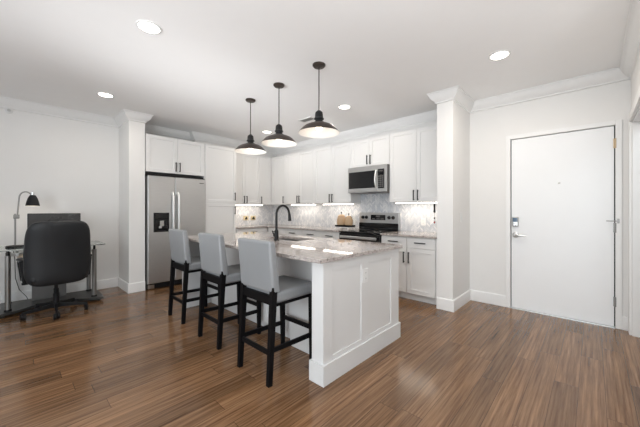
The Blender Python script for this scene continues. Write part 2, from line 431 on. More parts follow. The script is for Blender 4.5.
# ------------------------------------------------------------------ kitchen cabinets
def Pm(face, plane):
    """map (lateral, depth behind the face, z) to the world"""
    return (lambda l, d, z: (plane+d, l, z)) if face == 'x' else (lambda l, d, z: (l, plane+d, z))
def fbox(b, P, l0, l1, d0, d1, z0, z1, bev=0):
    p, q = P(l0, d0, z0), P(l1, d1, z1)
    return b.box(min(p[0], q[0]), max(p[0], q[0]), min(p[1], q[1]), max(p[1], q[1]), z0, z1, bev)
def shaker(P, l0, l1, z0, z1, t=.02, rail=.057, rec=.009):
    b = B(); g = .0016
    l0 += g; l1 -= g; z0 += g; z1 -= g; e = .004
    def ring(i, d): return [b.m.verts.new(P(*q)) for q in ((l0+i, d, z0+i), (l1-i, d, z0+i), (l1-i, d, z1-i), (l0+i, d, z1-i))]
    R = [ring(0, t), ring(0, .0015), ring(.0015, 0), ring(rail, 0), ring(rail+e, rec)]
    b.m.faces.new(R[0]); b.m.faces.new(R[-1])
    for A, C in zip(R, R[1:]):
        for i in range(4): j = (i+1) % 4; b.m.faces.new((A[i], A[j], C[j], C[i]))
    return b
def slab(P, l0, l1, z0, z1, t=.02):
    b = B(); g = .0016; return fbox(b, P, l0+g, l1-g, 0, t, z0+g, z1-g, .002)
def pull(P, l, z, vert=True, n=.155):
    b = B(); h = n/2; t = .0068
    if vert:
        fbox(b, P, l-t, l+t, -.034, -.023, z-h, z+h, .0015)
        for s in (-1, 1): fbox(b, P, l-.0045, l+.0045, -.024, 0, z+s*(h-.014)-.0045, z+s*(h-.014)+.0045)
    else:
        fbox(b, P, l-h, l+h, -.034, -.023, z-t, z+t, .0015)
        for s in (-1, 1): fbox(b, P, l+s*(h-.014)-.0045, l+s*(h-.014)+.0045, -.024, 0, z-.0045, z+.0045)
    return b
def cabinet(name, label, face, plane, l0, l1, depth, z0, z1, fronts, toe=0, group=None, side=None):
    """fronts: (kind, l0, l1, z0, z1, handle lateral, handle z)"""
    P = Pm(face, plane); c = P((l0+l1)/2, depth/2, z0)
    t = thing(name, label, 'cabinet', c, group)
    b = B(); fbox(b, P, l0, l1, .0205, depth, z0+toe, z1)
    if toe: fbox(b, P, l0, l1, .085, depth-.01, z0, z0+toe+.001)
    obj('body', b, 'cab', t)
    for k, a0, a1, c0, c1, hl, hz in fronts:
        d = obj('drawer' if k == 'drawer' else 'door', (slab if k == 'drawer' else shaker)(P, a0, a1, c0, c1), 'cab', t)
        if hl is not None: obj('handle', pull(P, hl, hz, k != 'drawer'), 'black', d, 'black bar pull')
    return t
ZB, ZT = 1.382, 2.46
# left kitchen wall
FY = 5.12
xs = 1.94
cabinet('wall_cabinet', 'short white two-door cabinet above the refrigerator', 'y', FY, 1.462, 2.398, .60, 1.868, ZT,
        [('door', 1.462, xs, 1.868, ZT, xs-.032, 1.978), ('door', xs, 2.398, 1.868, ZT, xs+.032, 1.978)])
pc = cabinet('pantry_cabinet', 'tall white pantry cabinet right of the refrigerator', 'y', FY, 2.420, 3.048, .585, 0, ZT,
        [('door', 2.420, 3.048, 1.388, ZT, 3.012, 1.52), ('door', 2.420, 3.048, .10, 1.385, 3.012, 1.252)], toe=.1)
obj('side_panel', B().box(2.400, 2.418, FY+.01, YW-.002, 0, ZT), 'cab', pc)
YU = 5.39
cabinet('wall_cabinet', 'white two-door upper cabinet beside the tall pantry cabinet', 'y', YU, 3.050, 3.790, .33, ZB, ZT,
        [('door', 3.050, 3.420, ZB, ZT, 3.388, 1.478), ('door', 3.420, 3.790, ZB, ZT, 3.452, 1.478)])
cabinet('wall_cabinet', 'white single-door upper cabinet on the pantry side of the kitchen corner', 'y', YU, 3.792, 4.108, .33, ZB, ZT,
        [('door', 3.792, 4.108, ZB, ZT, 3.826, 1.478)])
XU = 4.11
cabinet('wall_cabinet', 'white single-door upper cabinet on the range wall in the kitchen corner', 'x', XU, 4.905, 5.708, .31, ZB, ZT,
        [('door', 4.905, 5.388, ZB, ZT, 4.940, 1.478)])
def upper2(l0, l1, z0, label, hz):
    m = (l0+l1)/2
    return cabinet('wall_cabinet', label, 'x', XU, l0, l1, .31, z0, ZT, [('door', l0, m, z0, ZT, m-.032, hz), ('door', m, l1, z0, ZT, m+.032, hz)])
upper2(4.020, 4.902, ZB, 'white two-door upper cabinet next to the corner on the range wall', 1.478)
upper2(3.112, 4.018, ZB, 'white two-door upper cabinet directly left of the microwave', 1.478)
upper2(2.352, 3.110, 1.985, 'short white two-door cabinet above the microwave', 2.098)
upper2(1.466, 2.350, ZB, 'white two-door upper cabinet between microwave and pillar', 1.478)
# base cabinets
XB = 3.79
ZC = .884
cabinet('base_cabinet', 'white base cabinet between range and pillar with two drawers over two doors', 'x', XB, 1.466, 2.305, .61, 0, ZC,
        [('drawer', 1.500, 1.897, .735, ZC-.008, 1.70, .81), ('drawer', 1.900, 2.303, .735, ZC-.008, 2.10, .81),
         ('door', 1.500, 1.897, .105, .732, 1.862, .60), ('door', 1.900, 2.303, .105, .732, 1.935, .60)], toe=.1)
def base2(l0, l1, label):
    m = (l0+l1)/2
    return cabinet('base_cabinet', label, 'x', XB, l0, l1, .61, 0, ZC,
        [('drawer', l0, m, .735, ZC-.008, (l0+m)/2, .81), ('drawer', m, l1, .735, ZC-.008, (l1+m)/2, .81),
         ('door', l0, m, .105, .732, m-.035, .60), ('door', m, l1, .105, .732, m+.035, .60)], toe=.1)
base2(3.096, 4.020, 'white base cabinet directly left of the range')
base2(4.022, 5.086, 'white base cabinet near the kitchen corner on the range wall')
cabinet('base_cabinet', 'white base cabinet beside the tall pantry cabinet', 'y', FY-.03, 3.052, 3.786, .60, 0, ZC,
        [('drawer', 3.052, 3.780, .735, ZC-.008, 3.42, .81), ('door', 3.052, 3.416, .105, .732, 3.38, .60), ('door', 3.416, 3.780, .105, .732, 3.452, .60)], toe=.1)
tag(obj('countertop', B().box(3.762, XW-.013, 1.465, 2.307, .885, .915, .003), 'granite'), 'speckled granite countertop between range and pillar', 'countertop')
tag(obj('countertop', B().prism([(3.052, YW-.013), (3.052, 5.062), (3.762, 5.062), (3.762, 3.092), (XW-.013, 3.092), (XW-.013, YW-.013)], .885, .915, .003), 'granite'), 'corner granite countertop running from range to pantry cabinet', 'countertop')

# under-cabinet lights
def strip(label, x0, x1, y0, y1, power):
    t = thing('under_cabinet_light', label, 'light', ((x0+x1)/2, (y0+y1)/2, ZB-.022), 'LED strips under the upper cabinets')
    obj('housing', B().box(x0-.008, x1+.008, y0-.008, y1+.008, ZB-.012, ZB-.0002), 'plastic', t)
    obj('diffuser', B().box(x0, x1, y0, y1, ZB-.022, ZB-.012, .003), 'strip', t)
    l = area('strip_light', (0, 0, -.004), (0, 0, 0), x1-x0, y1-y0, power, (1, .86, .70)); l.parent = t
strip('lit LED strip under the cabinets beside the pillar', 4.20, 4.255, 1.56, 2.29, 1.5)
strip('lit LED strip under the cabinet left of the microwave', 4.20, 4.255, 3.16, 3.86, 1.0)
strip('lit LED strip under the upper cabinets nearest the kitchen corner on the range wall', 4.20, 4.255, 4.12, 4.80, 1.0)
strip('lit LED strip under the cabinets beside the pantry cabinet', 3.12, 3.95, 5.50, 5.555, 1.5)

# ------------------------------------------------------------------ refrigerator
RX0, RX1, RXM, RY, RZ = 1.468, 2.394, 1.878, 5.055, 1.80
rf = thing('refrigerator', 'stainless side-by-side refrigerator with black ice dispenser', 'refrigerator', ((RX0+RX1)/2, 5.40, 0))
obj('cabinet_body', B().box(RX0+.004, RX1-.004, RY+.062, 5.70, .02, RZ-.012, .004), 'greypanel', rf)
ht = B()
for x in (RX0+.05, RXM, RX1-.05): ht.box(x-.045, x+.045, RY+.02, RY+.14, RZ-.011, RZ+.012, .003)
ht.box(RX0+.004, RX1-.004, RY+.075, RY+.20, RZ-.012, RZ+.045)
obj('hinge_cover', ht, 'blackplastic', rf)
grl = B().box(RX0+.005, RX1-.005, RY+.03, RY+.08, .012, .085, .003)
for i in range(4): grl.box(RX0+.13, RX1-.03, RY+.024, RY+.034, .022+i*.015, .030+i*.015)
obj('toe_grille', grl, 'blackplastic', rf)
obj('hinge_foot', B().box(RX0+.01, RX0+.10, RY+.012, RY+.05, .018, .075, .004), 'satin', rf)
def rdoor(x0, x1, hx, nm):
    d = obj(nm, B().box(x0+.002, x1-.002, RY, RY+.058, .095, RZ, .012, 3), 'steel', rf)
    pts = []
    for i in range(15):
        u = i/14; z = .62+u*.93
        off = .052*min(1, min(u, 1-u)*9)**.6 if 0 < u < 1 else 0
        pts.append((hx, RY+.004-off, z))
    h2 = B().tube(pts, .0185, 10)
    obj('handle', h2, 'handle', d, 'long bright bar handle')
    return d
fz = rdoor(RX0, RXM, RXM-.042, 'freezer_door')
rd = rdoor(RXM, RX1, RXM+.042, 'refrigerator_door')
dp = obj('dispenser', B().box(1.552, 1.786, RY-.006, RY+.02, .905, 1.215, .006), 'blackplastic', fz, 'black ice and water dispenser')
obj('dispenser_niche', B().box(1.575, 1.763, RY-.0085, RY-.004, .925, 1.095, .004), 'blackglass', dp)
obj('control_strip', B().box(1.575, 1.763, RY-.009, RY-.005, 1.12, 1.195, .004), 'blackglass', dp)
pd = B().box(1.64, 1.70, RY-.020, RY-.008, 1.00, 1.085, .004).box(1.625, 1.668, RY-.022, RY-.008, .965, 1.00, .004)
obj('dispenser_paddle', pd, 'satin', dp, 'pale dispenser paddles')
obj('drip_tray', B().box(1.59, 1.75, RY-.024, RY-.006, .915, .930, .003), 'blackplastic', dp)
obj('maker_badge', B().box(2.285, 2.365, RY-.002, RY+.001, 1.722, 1.732, .0005), 'gap', rd)

# ------------------------------------------------------------------ microwave over the range
mw = thing('microwave', 'stainless over-the-range microwave with black glass door', 'microwave', (4.20, 2.731, 1.548))
y0, y1, z0, z1, X0 = 2.356, 3.106, 1.548, 1.980, 4.02
obj('case', B().box(X0+.03, XW-.013, y0, y1, z0, z1, .003), 'greypanel', mw)
obj('fascia', B().box(X0, X0+.03, y0, y1, z0, z1, .004), 'steel', mw)
vg = B()
for i in range(26): vg.box(X0-.003, X0+.002, y0+.04+i*.026, y0+.058+i*.026, z1-.038, z1-.022)
obj('vent_grille', vg, 'steel', mw)
md = obj('door', B().box(X0-.012, X0, y0+.150, y1-.010, z0+.012, z1-.062, .004), 'steel', mw)
obj('door_glass', B().box(X0-.015, X0-.011, y0+.185, y1-.03, z0+.070, z1-.085, .003), 'blackglass', md, 'black glass door window')
hp = [(X0-.012, y0+.168, z0+.065)]+[(X0-.030-.032*math.sin(PI*i/10), y0+.168, z0+.070+.27*i/10) for i in range(11)]+[(X0-.012, y0+.168, z0+.345)]
obj('handle', B().tube(hp, .011, 10), 'handle', md, 'curved bright handle')
cp = obj('control_panel', B().box(X0-.012, X0, y0+.036, y0+.146, z0+.055, z1-.070, .003), 'blackglass', mw, 'black control panel')
kb = B()
for r in range(6):
    for c in range(3): kb.box(X0-.0135, X0-.0115, y0+.046+c*.033, y0+.070+c*.033, z0+.075+r*.032, z0+.095+r*.032, .001)
obj('keypad', kb, 'greypanel', cp)
obj('clock_display', B().box(X0-.0135, X0-.0115, y0+.050, y0+.134, z1-.113, z1-.087, .001), 'screen', cp)
uf = B().box(X0+.04, 4.36, y0+.03, y0+.35, z0-.006, z0, .001).box(X0+.04, 4.36, y1-.35, y1-.03, z0-.006, z0, .001)
obj('grease_filter', uf, 'greypanel', mw)

# ------------------------------------------------------------------ range
rg = thing('kitchen_range', 'stainless electric range with black glass top and rear knobs', 'range', (4.08, 2.70, 0))
y0, y1 = 2.312, 3.088
obj('body', B().box(3.79, XW-.013, y0, y1, .03, .895, .003), 'blackplastic', rg)
ct = obj('cooktop', B().box(3.752, 4.335, y0-.001, y1+.001, .896, .916, .005), 'blackglass', rg, 'black glass cooktop')
for cx, cy, r in ((3.92, 2.51, .105), (3.92, 2.90, .085), (4.19, 2.51, .075), (4.19, 2.90, .105)):
    obj('burner_ring', B().lathe([(r, 0), (r, .0012), (r-.004, .0012), (r-.004, 0)], (cx, cy, .9161), 'z', 40, False), 'greypanel', ct)
od = obj('oven_door', B().box(3.752, 3.79, y0+.004, y1-.004, .235, .885, .006), 'blackglass', rg, 'black oven door')
obj('oven_window', B().box(3.749, 3.753, y0+.12, y1-.12, .36, .66, .004), 'screen', od)
obj('handle', B().box(3.690, 3.712, y0+.03, y1-.06, .802, .846, .009, 3).box(3.71, 3.753, y0+.05, y0+.08, .812, .836).box(3.71, 3.753, y1-.11, y1-.08, .812, .836), 'steel', od, 'wide stainless oven handle')
obj('storage_drawer', B().box(3.756, 3.79, y0+.004, y1-.004, .06, .228, .005), 'steel', rg)
bg = obj('backguard', B().box(4.335, XW-.014, y0, y1, .917, 1.212, .006), 'steel', rg)
obj('vent_panel', B().box(4.318, 4.336, y0+.002, y1-.002, .919, 1.035, .004), 'blackglass', bg, 'glossy black lower panel')
obj('display', B().box(4.330, 4.336, 2.555, 2.845, 1.085, 1.175, .003), 'blackglass', bg)
dg = B()
for i in range(3): dg.box(4.328, 4.331, 2.585+i*.085, 2.645+i*.085, 1.10, 1.113, .001)
dg.box(4.328, 4.331, 2.66, 2.74, 1.135, 1.163, .001)
obj('display_marks', dg, 'greypanel', bg)
for y in (2.41, 2.485, 2.935, 3.01):
    obj('knob', B().lathe([(.030, 0), (.030, .006), (.024, .010), (.020, .032), (.017, .036), (0, .036)], (4.336, y, 1.13), '-x', 20), 'blackplastic', bg, 'black knob')

# ------------------------------------------------------------------ things on the counters
tr = thing('serving_tray', 'small dark tray on the counter left of the range', 'tray', (4.17, 3.29, .915))
tb = B().box(4.07, 4.27, 3.13, 3.45, .955, .985, .006)
obj('tray_rim', tb, 'blackwood', tr)
lf = B()
for x in (4.085, 4.255):
    for y in (3.15, 3.43): lf.lathe([(.014, 0), (.018, .015), (.012, .03), (.016, .041)], (x, y, .9151), 'z', 12)
lf.box(4.078, 4.262, 3.138, 3.442, .938, .9552, .003)
obj('tray_foot', lf, 'plastic', tr, 'white base with turned feet')
def jar(label, y, s):
    t = thing('wooden_canister', label, 'canister', (4.17, y, .986))
    c = (4.17, y, .986)
    obj('jar_body', B().lathe([(0, 0), (.058*s, 0), (.066*s, .02*s), (.066*s, .08*s), (.054*s, .115*s), (.050*s, .12*s), (0, .12*s)], c, 'z', 28), 'wood', t)
    l = obj('lid', B().lathe([(.052*s, .1205*s), (.052*s, .132*s), (.03*s, .150*s), (0, .154*s)], c, 'z', 28), 'wood', t)
    obj('knob', B().lathe([(.006, .153*s), (.005, .165*s), (.011, .178*s), (.009, .190*s), (0, .194*s)], c, 'z', 14), 'blackwood', l, 'dark lid knob')
jar('taller pale wooden canister at the left of the dark tray', 3.375, 1.25)
jar('shorter pale wooden canister at the right of the dark tray', 3.205, 1.1)

def outlet(name, label, cat, P, l, z, mat='plastic', w=.075, h=.118, kind='outlet', marks='gap'):
    t = thing(name, label, cat, P(l, -.004, z-h/2))
    b = B(); fbox(b, P, l-w/2, l+w/2, -.006, -.0002, z-h/2, z+h/2, .002)
    f = obj('cover_plate', b, mat, t)
    if kind == 'outlet':
        for s in (-1, 1):
            b = B(); fbox(b, P, l-.017, l+.017, -.0085, -.0055, z+s*.024-.015, z+s*.024+.015, .002); o = obj('socket', b, mat, t)
            b = B()
            for q in (-.007, .005): fbox(b, P, l+q, l+q+.002, -.009, -.0082, z+s*.024-.004, z+s*.024+.006)
            obj('socket_slot', b, marks, o)
    else:
        b = B(); fbox(b, P, l-.016, l+.016, -.011, -.0055, z-.033, z+.033, .002); obj('rocker', b, mat, t)
    return t
PL = Pm('y', YW-.012); PR = Pm('x', XW-.012)
def tan_outlet(label, l):
    t = thing('wall_outlet', label, 'outlet', PL(l, -.004, 1.02))
    b = B(); fbox(b, PL, l-.068, l+.068, -.006, -.0002, 1.025, 1.125, .002); obj('cover_plate', b, 'beige', t)
    b = B(); fbox(b, PL, l-.026, l+.026, -.030, -.0055, 1.050, 1.075, .004); fbox(b, PL, l-.004, l+.016, -.028, -.0055, 1.078, 1.105, .003); obj('plug', b, 'black', t, 'dark plug')
tan_outlet('left tan wall outlet with dark plug on the tiles beside the pantry cabinet', 3.64)
tan_outlet('right tan wall outlet with dark plug on the tiles near the kitchen corner', 3.83)
outlet('wall_outlet', 'white outlet on the tiles between range and pillar', 'outlet', PR, 1.93, 1.075)
outlet('light_switch', 'white light switch on the side of the pillar', 'switch', Pm('y', PY0), 4.05, 1.16, kind='switch')

hg = thing('hanging_bead_string', 'short string of dark and red beads hanging under the cabinet beside the pillar', 'ornament', (4.08, 1.625, 1.08))
obj('cord', B().tube([(4.08, 1.625, 1.3815), (4.08, 1.625, 1.07)], .002, 6), 'black', hg)
obj('tassel', B().lathe([(.004, 0), (.013, -.02), (.011, -.10), (.016, -.125), (.004, -.14)], (4.08, 1.625, 1.355), 'z', 12), 'blackplastic', hg)
obj('bead', B().lathe([(.003, .014), (.014, 0), (.003, -.014)], (4.08, 1.625, 1.145), 'z', 12), 'blackplastic', hg)
obj('bead', B().lathe([(.003, .017), (.015, 0), (.003, -.017)], (4.08, 1.625, 1.085), 'z', 12), 'red', hg, 'dark red bead')

# ------------------------------------------------------------------ island
IX0, IX1, IY0, IY1 = 1.535, 2.64, 1.408, 3.90
BX = 1.79                                   # seating-side face of the cabinets
isl = thing('kitchen_island', 'white panelled kitchen island with seating overhang', 'island', ((IX0+IX1)/2, (IY0+IY1)/2, 0))
EP = Pm('y', IY0)
b = B(); fbox(b, EP, IX0, IX1, .0085, .115, 0, .884)                               # core of the end wall
st = ((IX0, IX0+.10), (2.005, 2.105), (IX1-.15, IX1))
for a, c in st: fbox(b, EP, a, c, 0, .009, .135, .884, .0015)
for (a, c) in ((st[0][1], st[1][0]), (st[1][1], st[2][0])):
    fbox(b, EP, a, c, 0, .009, .805, .884, .0015); fbox(b, EP, a, c, 0, .009, .135, .182, .0015)
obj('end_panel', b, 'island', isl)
sk = B()
sk.box(IX0-.016, IX1+.012, IY0-.016, IY0+.0005, 0, .148, .003).box(IX0-.016, IX0+.0005, IY0, IY0+.131, 0, .148, .003).box(IX1-.0005, IX1+.012, IY0, IY0+.131, 0, .148, .003).box(IX0, BX, IY0+.115, IY0+.131, 0, .148, .003)
obj('base_skirt', sk, 'island', isl)
obj('end_wall', B().box(IX0, IX1, IY1-.10, IY1, 0, .884, .003), 'island', isl)
sy = 2.06
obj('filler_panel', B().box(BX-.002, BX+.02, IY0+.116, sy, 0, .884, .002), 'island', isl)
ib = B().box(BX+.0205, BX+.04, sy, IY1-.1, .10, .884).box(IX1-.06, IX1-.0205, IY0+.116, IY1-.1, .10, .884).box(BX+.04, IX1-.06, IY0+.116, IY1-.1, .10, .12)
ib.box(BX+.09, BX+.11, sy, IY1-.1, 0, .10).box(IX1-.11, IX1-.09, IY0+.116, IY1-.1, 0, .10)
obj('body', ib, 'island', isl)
PS = Pm('x', BX); n = 4; dw = (IY1-.1-sy)/n
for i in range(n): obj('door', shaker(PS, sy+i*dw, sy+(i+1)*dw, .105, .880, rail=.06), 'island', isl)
wk = Pm('x', 0)
for i in range(4):
    a, c = 1.53+i*.557, 1.53+(i+1)*.557
    bb = shaker(lambda l, d, z: (IX1-d, l, z), a, c, .105, .878); obj('door', bb, 'island', isl)
# counter with the sink cut-out
SX0, SX1, SY0, SY1 = 2.16, 2.47, 2.38, 2.96
def slab_hole(x0, x1, y0, y1, hx0, hx1, hy0, hy1, z0, z1, e=.003):
    b = B()
    O = [(x0, y0), (x1, y0), (x1, y1), (x0, y1)]; H = [(hx0, hy0), (hx1, hy0), (hx1, hy1), (hx0, hy1)]
    cx, cy = (x0+x1)/2, (y0+y1)/2
    def ring(pts, z, i=0):
        return [b.m.verts.new((x+(i if x < cx else -i), y+(i if y < cy else -i), z)) for x, y in pts]
    R = [ring(H, z0), ring(O, z0, e), ring(O, z0+e), ring(O, z1-e), ring(O, z1, e), ring(H, z1)]
    R.append(R[0])
    for A, C in zip(R, R[1:]):
        for i in range(4): j = (i+1) % 4; b.m.faces.new((A[i], A[j], C[j], C[i]))
    return b
tag(obj('countertop', slab_hole(1.475, 2.665, 1.378, 3.95, SX0, SX1, SY0, SY1, .885, .915), 'granite'), 'large speckled granite countertop of the island', 'countertop')
sink = thing('sink', 'undermount dark steel sink set in the island countertop', 'sink', ((SX0+SX1)/2, (SY0+SY1)/2, .68))
b = B(); t = .006
b.box(SX0-t, SX1+t, SY0-t, SY1+t, .68, .686).box(SX0-t, SX0, SY0-t, SY1+t, .686, .884).box(SX1, SX1+t, SY0-t, SY1+t, .686, .884).box(SX0, SX1, SY0-t, SY0, .686, .884).box(SX0, SX1, SY1, SY1+t, .686, .884)
obj('bowl', b, 'greypanel', sink)
obj('drain', B().lathe([(.045, 0), (.045, .003), (.03, .004), (0, .002)], ((SX0+SX1)/2, (SY0+SY1)/2, .686), 'z', 24), 'satin', sink)
fx, fy = 2.07, 2.62
fa = thing('faucet', 'matte black gooseneck faucet beside the island sink', 'faucet', (fx, fy, .915))
obj('base_body', B().lathe([(.031, 0), (.031, .006), (.025, .012), (.024, .10), (.018, .115), (.0135, .12)], (fx, fy, .9151), 'z', 24), 'black', fa)
pts = [(fx, fy, 1.03), (fx, fy, 1.205)]+[(fx+.095-.095*math.cos(PI*i/14), fy, 1.205+.105*math.sin(PI*i/14)) for i in range(1, 14)]+[(fx+.192, fy, 1.20)]
obj('gooseneck', B().tube(pts, .0135, 14), 'black', fa)
obj('spray_head', B().tube([(fx+.191, fy, 1.215), (fx+.195, fy, 1.18), (fx+.200, fy, 1.13)], [.015, .018, .021], 14), 'black', fa)
obj('lever', B().tube([(fx, fy+.015, .968), (fx, fy+.040, .968)], .014, 12).tube([(fx, fy+.034, .970), (fx-.006, fy+.050, .992), (fx-.012, fy+.062, 1.022)], [.009, .0075, .006], 10), 'black', fa)
outlet('wall_outlet', 'white outlet on the end panel of the island', 'outlet', EP, 2.055, .705)

# ------------------------------------------------------------------ bar stools
def make_stool(label):
    t = thing('bar_stool', label, 'stool', (0, 0, 0), 'grey upholstered bar stools at the island')
    # local: +x towards the island, origin under the seat centre
    hw = .198
    sb = B().rbox(-.215, .208, -hw-.012, hw+.012, .575, .662, .026, 4)
    for v in sb.m.verts:                                    # gentle crown and a raised front edge
        if v.co.z > .62: v.co.z += .012*(1-(v.co.x/.23)**2)*(1-(v.co.y/.22)**2)
    obj('seat', sb, 'greyleather', t)
    bb = B().rbox(-.035, .035, -.213, .213, .0, .385, .022, 4)
    for v in bb.m.verts:
        x, y, z = v.co; u = z/.385
        v.co = Vector((x*(1.15-.35*u)-.205-.045*u, y*(1+.02*u), .650+z))
    obj('backrest', bb, 'greyleather', t)
    for s in (-1, 1):
        obj('leg', B().beam((-.262, s*.192, .0), (-.222, s*.192, .70), .036, .034, .046, .040, .003), 'blackwood', t)
        obj('leg', B().beam((.176, s*.185, .0), (.172, s*.188, .578), .030, .030, .044, .040, .003), 'blackwood', t)
    obj('seat_rail', B().box(-.242, -.212, -.175, .175, .575, .635, .003), 'blackwood', t)
    obj('seat_frame', B().box(-.205, .190, -.185, .185, .548, .577, .003), 'blackwood', t)
    for s in (-1, 1): obj('stretcher', B().beam((-.245, s*.190, .245), (.175, s*.186, .235), .034, .020, bev=.002), 'blackwood', t)
    obj('stretcher', B().beam((-.247, -.175, .225), (-.247, .175, .225), .034, .020, bev=.002), 'blackwood', t)
    obj('stretcher', B().beam((.175, -.172, .29), (.175, .172, .29), .034, .020, bev=.002), 'blackwood', t)
    return t
st0 = make_stool('grey upholstered bar stool with black legs nearest the panelled end of the island')
st0.location = (1.530, 1.880, 0)
dup(st0, (1.56, 2.665, 0), 0, 'grey upholstered bar stool with black legs, the middle one of three at the island')
dup(st0, (1.575, 3.50, 0), 0, 'grey upholstered bar stool with black legs nearest the refrigerator')

# ------------------------------------------------------------------ pendants, downlights, vent
def make_pendant(label):
    t = thing('pendant_lamp', label, 'pendant lamp', (0, 0, 0), 'bronze barn pendants over the island')
    Z = 2.743-2.045                                        # local origin at the shade rim
    obj('canopy', B().lathe([(0, Z), (.066, Z), (.066, Z-.012), (.055, Z-.024), (.012, Z-.028), (0, Z-.028)], n=28), 'bronze', t)
    obj('stem', B().cyl((0, 0, .225), .0055, Z-.225-.02, 'z', 10), 'bronze', t)
    obj('socket', B().lathe([(0, .230), (.014, .230), (.022, .222), (.036, .212), (.040, .195), (.042, .158), (.050, .150), (.050, .138), (.038, .132), (.038, .116), (.054, .110), (.060, .098), (0, .098)], n=24), 'black', t)
    out = [(.058, .104), (.078, .097), (.110, .086), (.145, .070), (.170, .050), (.182, .034), (.190, .027), (.203, .012), (.213, 0)]
    inn = [(.2115, -.0008), (.201, .010), (.188, .0245), (.1795, .032), (.1675, .048), (.143, .0675), (.108, .0835), (.076, .0945), (.03, .096)]
    obj('lamp_shade', B().lathe(out, cap=False, n=48), 'bronze', t)
    obj('shade_lining', B().lathe(inn, cap=False, n=48), 'enamel', t, 'white inside of the shade')
    obj('bulb', B().lathe([(.014, .094), (.016, .085), (.028, .064), (.031, .046), (.024, .026), (0, .016)], n=20), 'bulb', t)
    l = bpy.data.lights.new('pendant_light', 'POINT'); l.energy = .5; l.color = (1, .84, .68); l.shadow_soft_size = .03
    o = bpy.data.objects.new('pendant_light', l); COL.objects.link(o); o.parent = t; o.location = (0, 0, .0)
    return t
p0 = make_pendant('bronze barn pendant lamp over the panelled near end of the island')
p0.location = (2.162, 2.043, 2.045)
dup(p0, (2.184, 2.716, 2.045), 0, 'bronze barn pendant lamp, the middle one of three over the island')
dup(p0, (2.220, 3.367, 2.045), 0, 'bronze barn pendant lamp over the refrigerator end of the island')
def make_can(label):
    t = thing('recessed_light', label, 'ceiling light', (0, 0, 0), 'round recessed ceiling lights')
    obj('trim_ring', B().lathe([(.094, -.0002), (.092, -.006), (.078, -.008), (.074, -.003), (.074, -.0002)], n=40, cap=False), 'plastic', t)
    obj('diffuser', B().lathe([(0, -.0045), (.0745, -.0045), (.0745, -.001), (0, -.001)], n=40), 'can', t)
    l = bpy.data.lights.new('downlight', 'AREA'); l.shape = 'DISK'; l.size = .14; l.energy = 6.2; l.color = (1, .92, .82)
    o = bpy.data.objects.new('downlight', l); COL.objects.link(o); o.parent = t; o.location = (0, 0, -.012)
    return t
c0 = make_can('large round recessed ceiling light left of the pendant lamps'); c0.location = (.774, 2.629, CE)
for x, y, lb in ((.845, 4.583, 'round recessed ceiling light above the desk area beside the wing wall'),
                 (3.213, .656, 'round recessed ceiling light in front of the entry door'),
                 (3.296, 2.610, 'round recessed ceiling light right of the pendant lamps, over the range aisle'),
                 (3.347, 4.522, 'small far recessed ceiling light seen between the two farther pendant lamps')):
    o = dup(c0, (x, y, CE), 0, lb)
    if 'entry' in lb:                                      # a brighter lamp at the entry
        for q in o.children:
            if q.type == 'LIGHT': q.data = q.data.copy(); q.data.energy = 14
vt = thing('ceiling_vent', 'small grey louvred vent in the ceiling behind the nearest pendant lamp', 'vent', (3.34, 3.42, CE-.012))
b = B(); vx0, vx1, vy0, vy1 = 3.265, 3.415, 3.27, 3.57
b.box(vx0, vx0+.02, vy0, vy1, CE-.008, CE-.0002).box(vx1-.02, vx1, vy0, vy1, CE-.008, CE-.0002).box(vx0+.02, vx1-.02, vy0, vy0+.02, CE-.008, CE-.0002).box(vx0+.02, vx1-.02, vy1-.02, vy1, CE-.008, CE-.0002)
obj('vent_frame', b, 'plastic', vt)
obj('vent_backing', B().box(vx0+.02, vx1-.02, vy0+.02, vy1-.02, CE-.002, CE-.0002), 'greypanel', vt)
b = B()
for i in range(9): b.beam((vx0+.02, vy0+.035+i*.029, CE-.006), (vx1-.02, vy0+.035+i*.029, CE-.006), .002, .016)
obj('louvres', b, 'tube', vt)
ws = thing('sprinkler_head', 'small grey sprinkler head high on the wall above the desk', 'sprinkler', (-.006, YW-.02, 2.575))
obj('escutcheon', B().lathe([(.036, 0), (.034, .006), (.016, .012), (0, .012)], (-.006, YW-.0002, 2.587), '-y', 20), 'plastic', ws)
obj('nozzle', B().lathe([(.009, .010), (.007, .04), (.018, .042), (.018, .046), (0, .046)], (-.006, YW, 2.587), '-y', 14), 'satin', ws)

# ------------------------------------------------------------------ desk corner
GZ = .785
dk = thing('glass_desk', 'glass-topped desk with grey steel legs and black base shelf against the left wall', 'desk', (.40, 5.25, 0))
gp = []
x0, x1, y0, y1, r = -.14, .93, 4.97, 5.60, .06
for cx, cy, a0 in ((x0+r, y0+r, PI), (x1-r, y0+r, 1.5*PI), (x1-r, y1-r, 0), (x0+r, y1-r, .5*PI)):
    for i in range(6): gp.append((cx+r*math.cos(a0+i*PI/10), cy+r*math.sin(a0+i*PI/10)))
obj('glass_top', B().prism(gp, GZ-.010, GZ, .0015), 'glass', dk, 'clear glass top')
for x in (-.015, .805):
    for y in (5.06, 5.47):
        lg = obj('leg', B().cyl((x, y, .060), .026, GZ-.0705-.060, 'z', 24), 'tube', dk, 'grey steel tube leg')
        obj('leg_collar', B().lathe([(.034, 0), (.034, .012), (.027, .02)], (x, y, .0605), 'z', 24), 'black', lg)
        obj('glass_pad', B().cyl((x, y, GZ-.070), .014, .0595, 'z', 16), 'black', lg)
obj('crossbar', B().box(.0, .79, 5.455, 5.485, .66, .70, .003).box(-.028, -.002, 5.07, 5.46, .665, .695, .003).box(.792, .818, 5.07, 5.46, .665, .695, .003), 'satin', dk)
pl = []
N = 24
for i in range(N+1):
    u = i/N; x = -.11+1.0*u
    pl.append((x, 4.95+.24*math.sin(PI*u)**2))
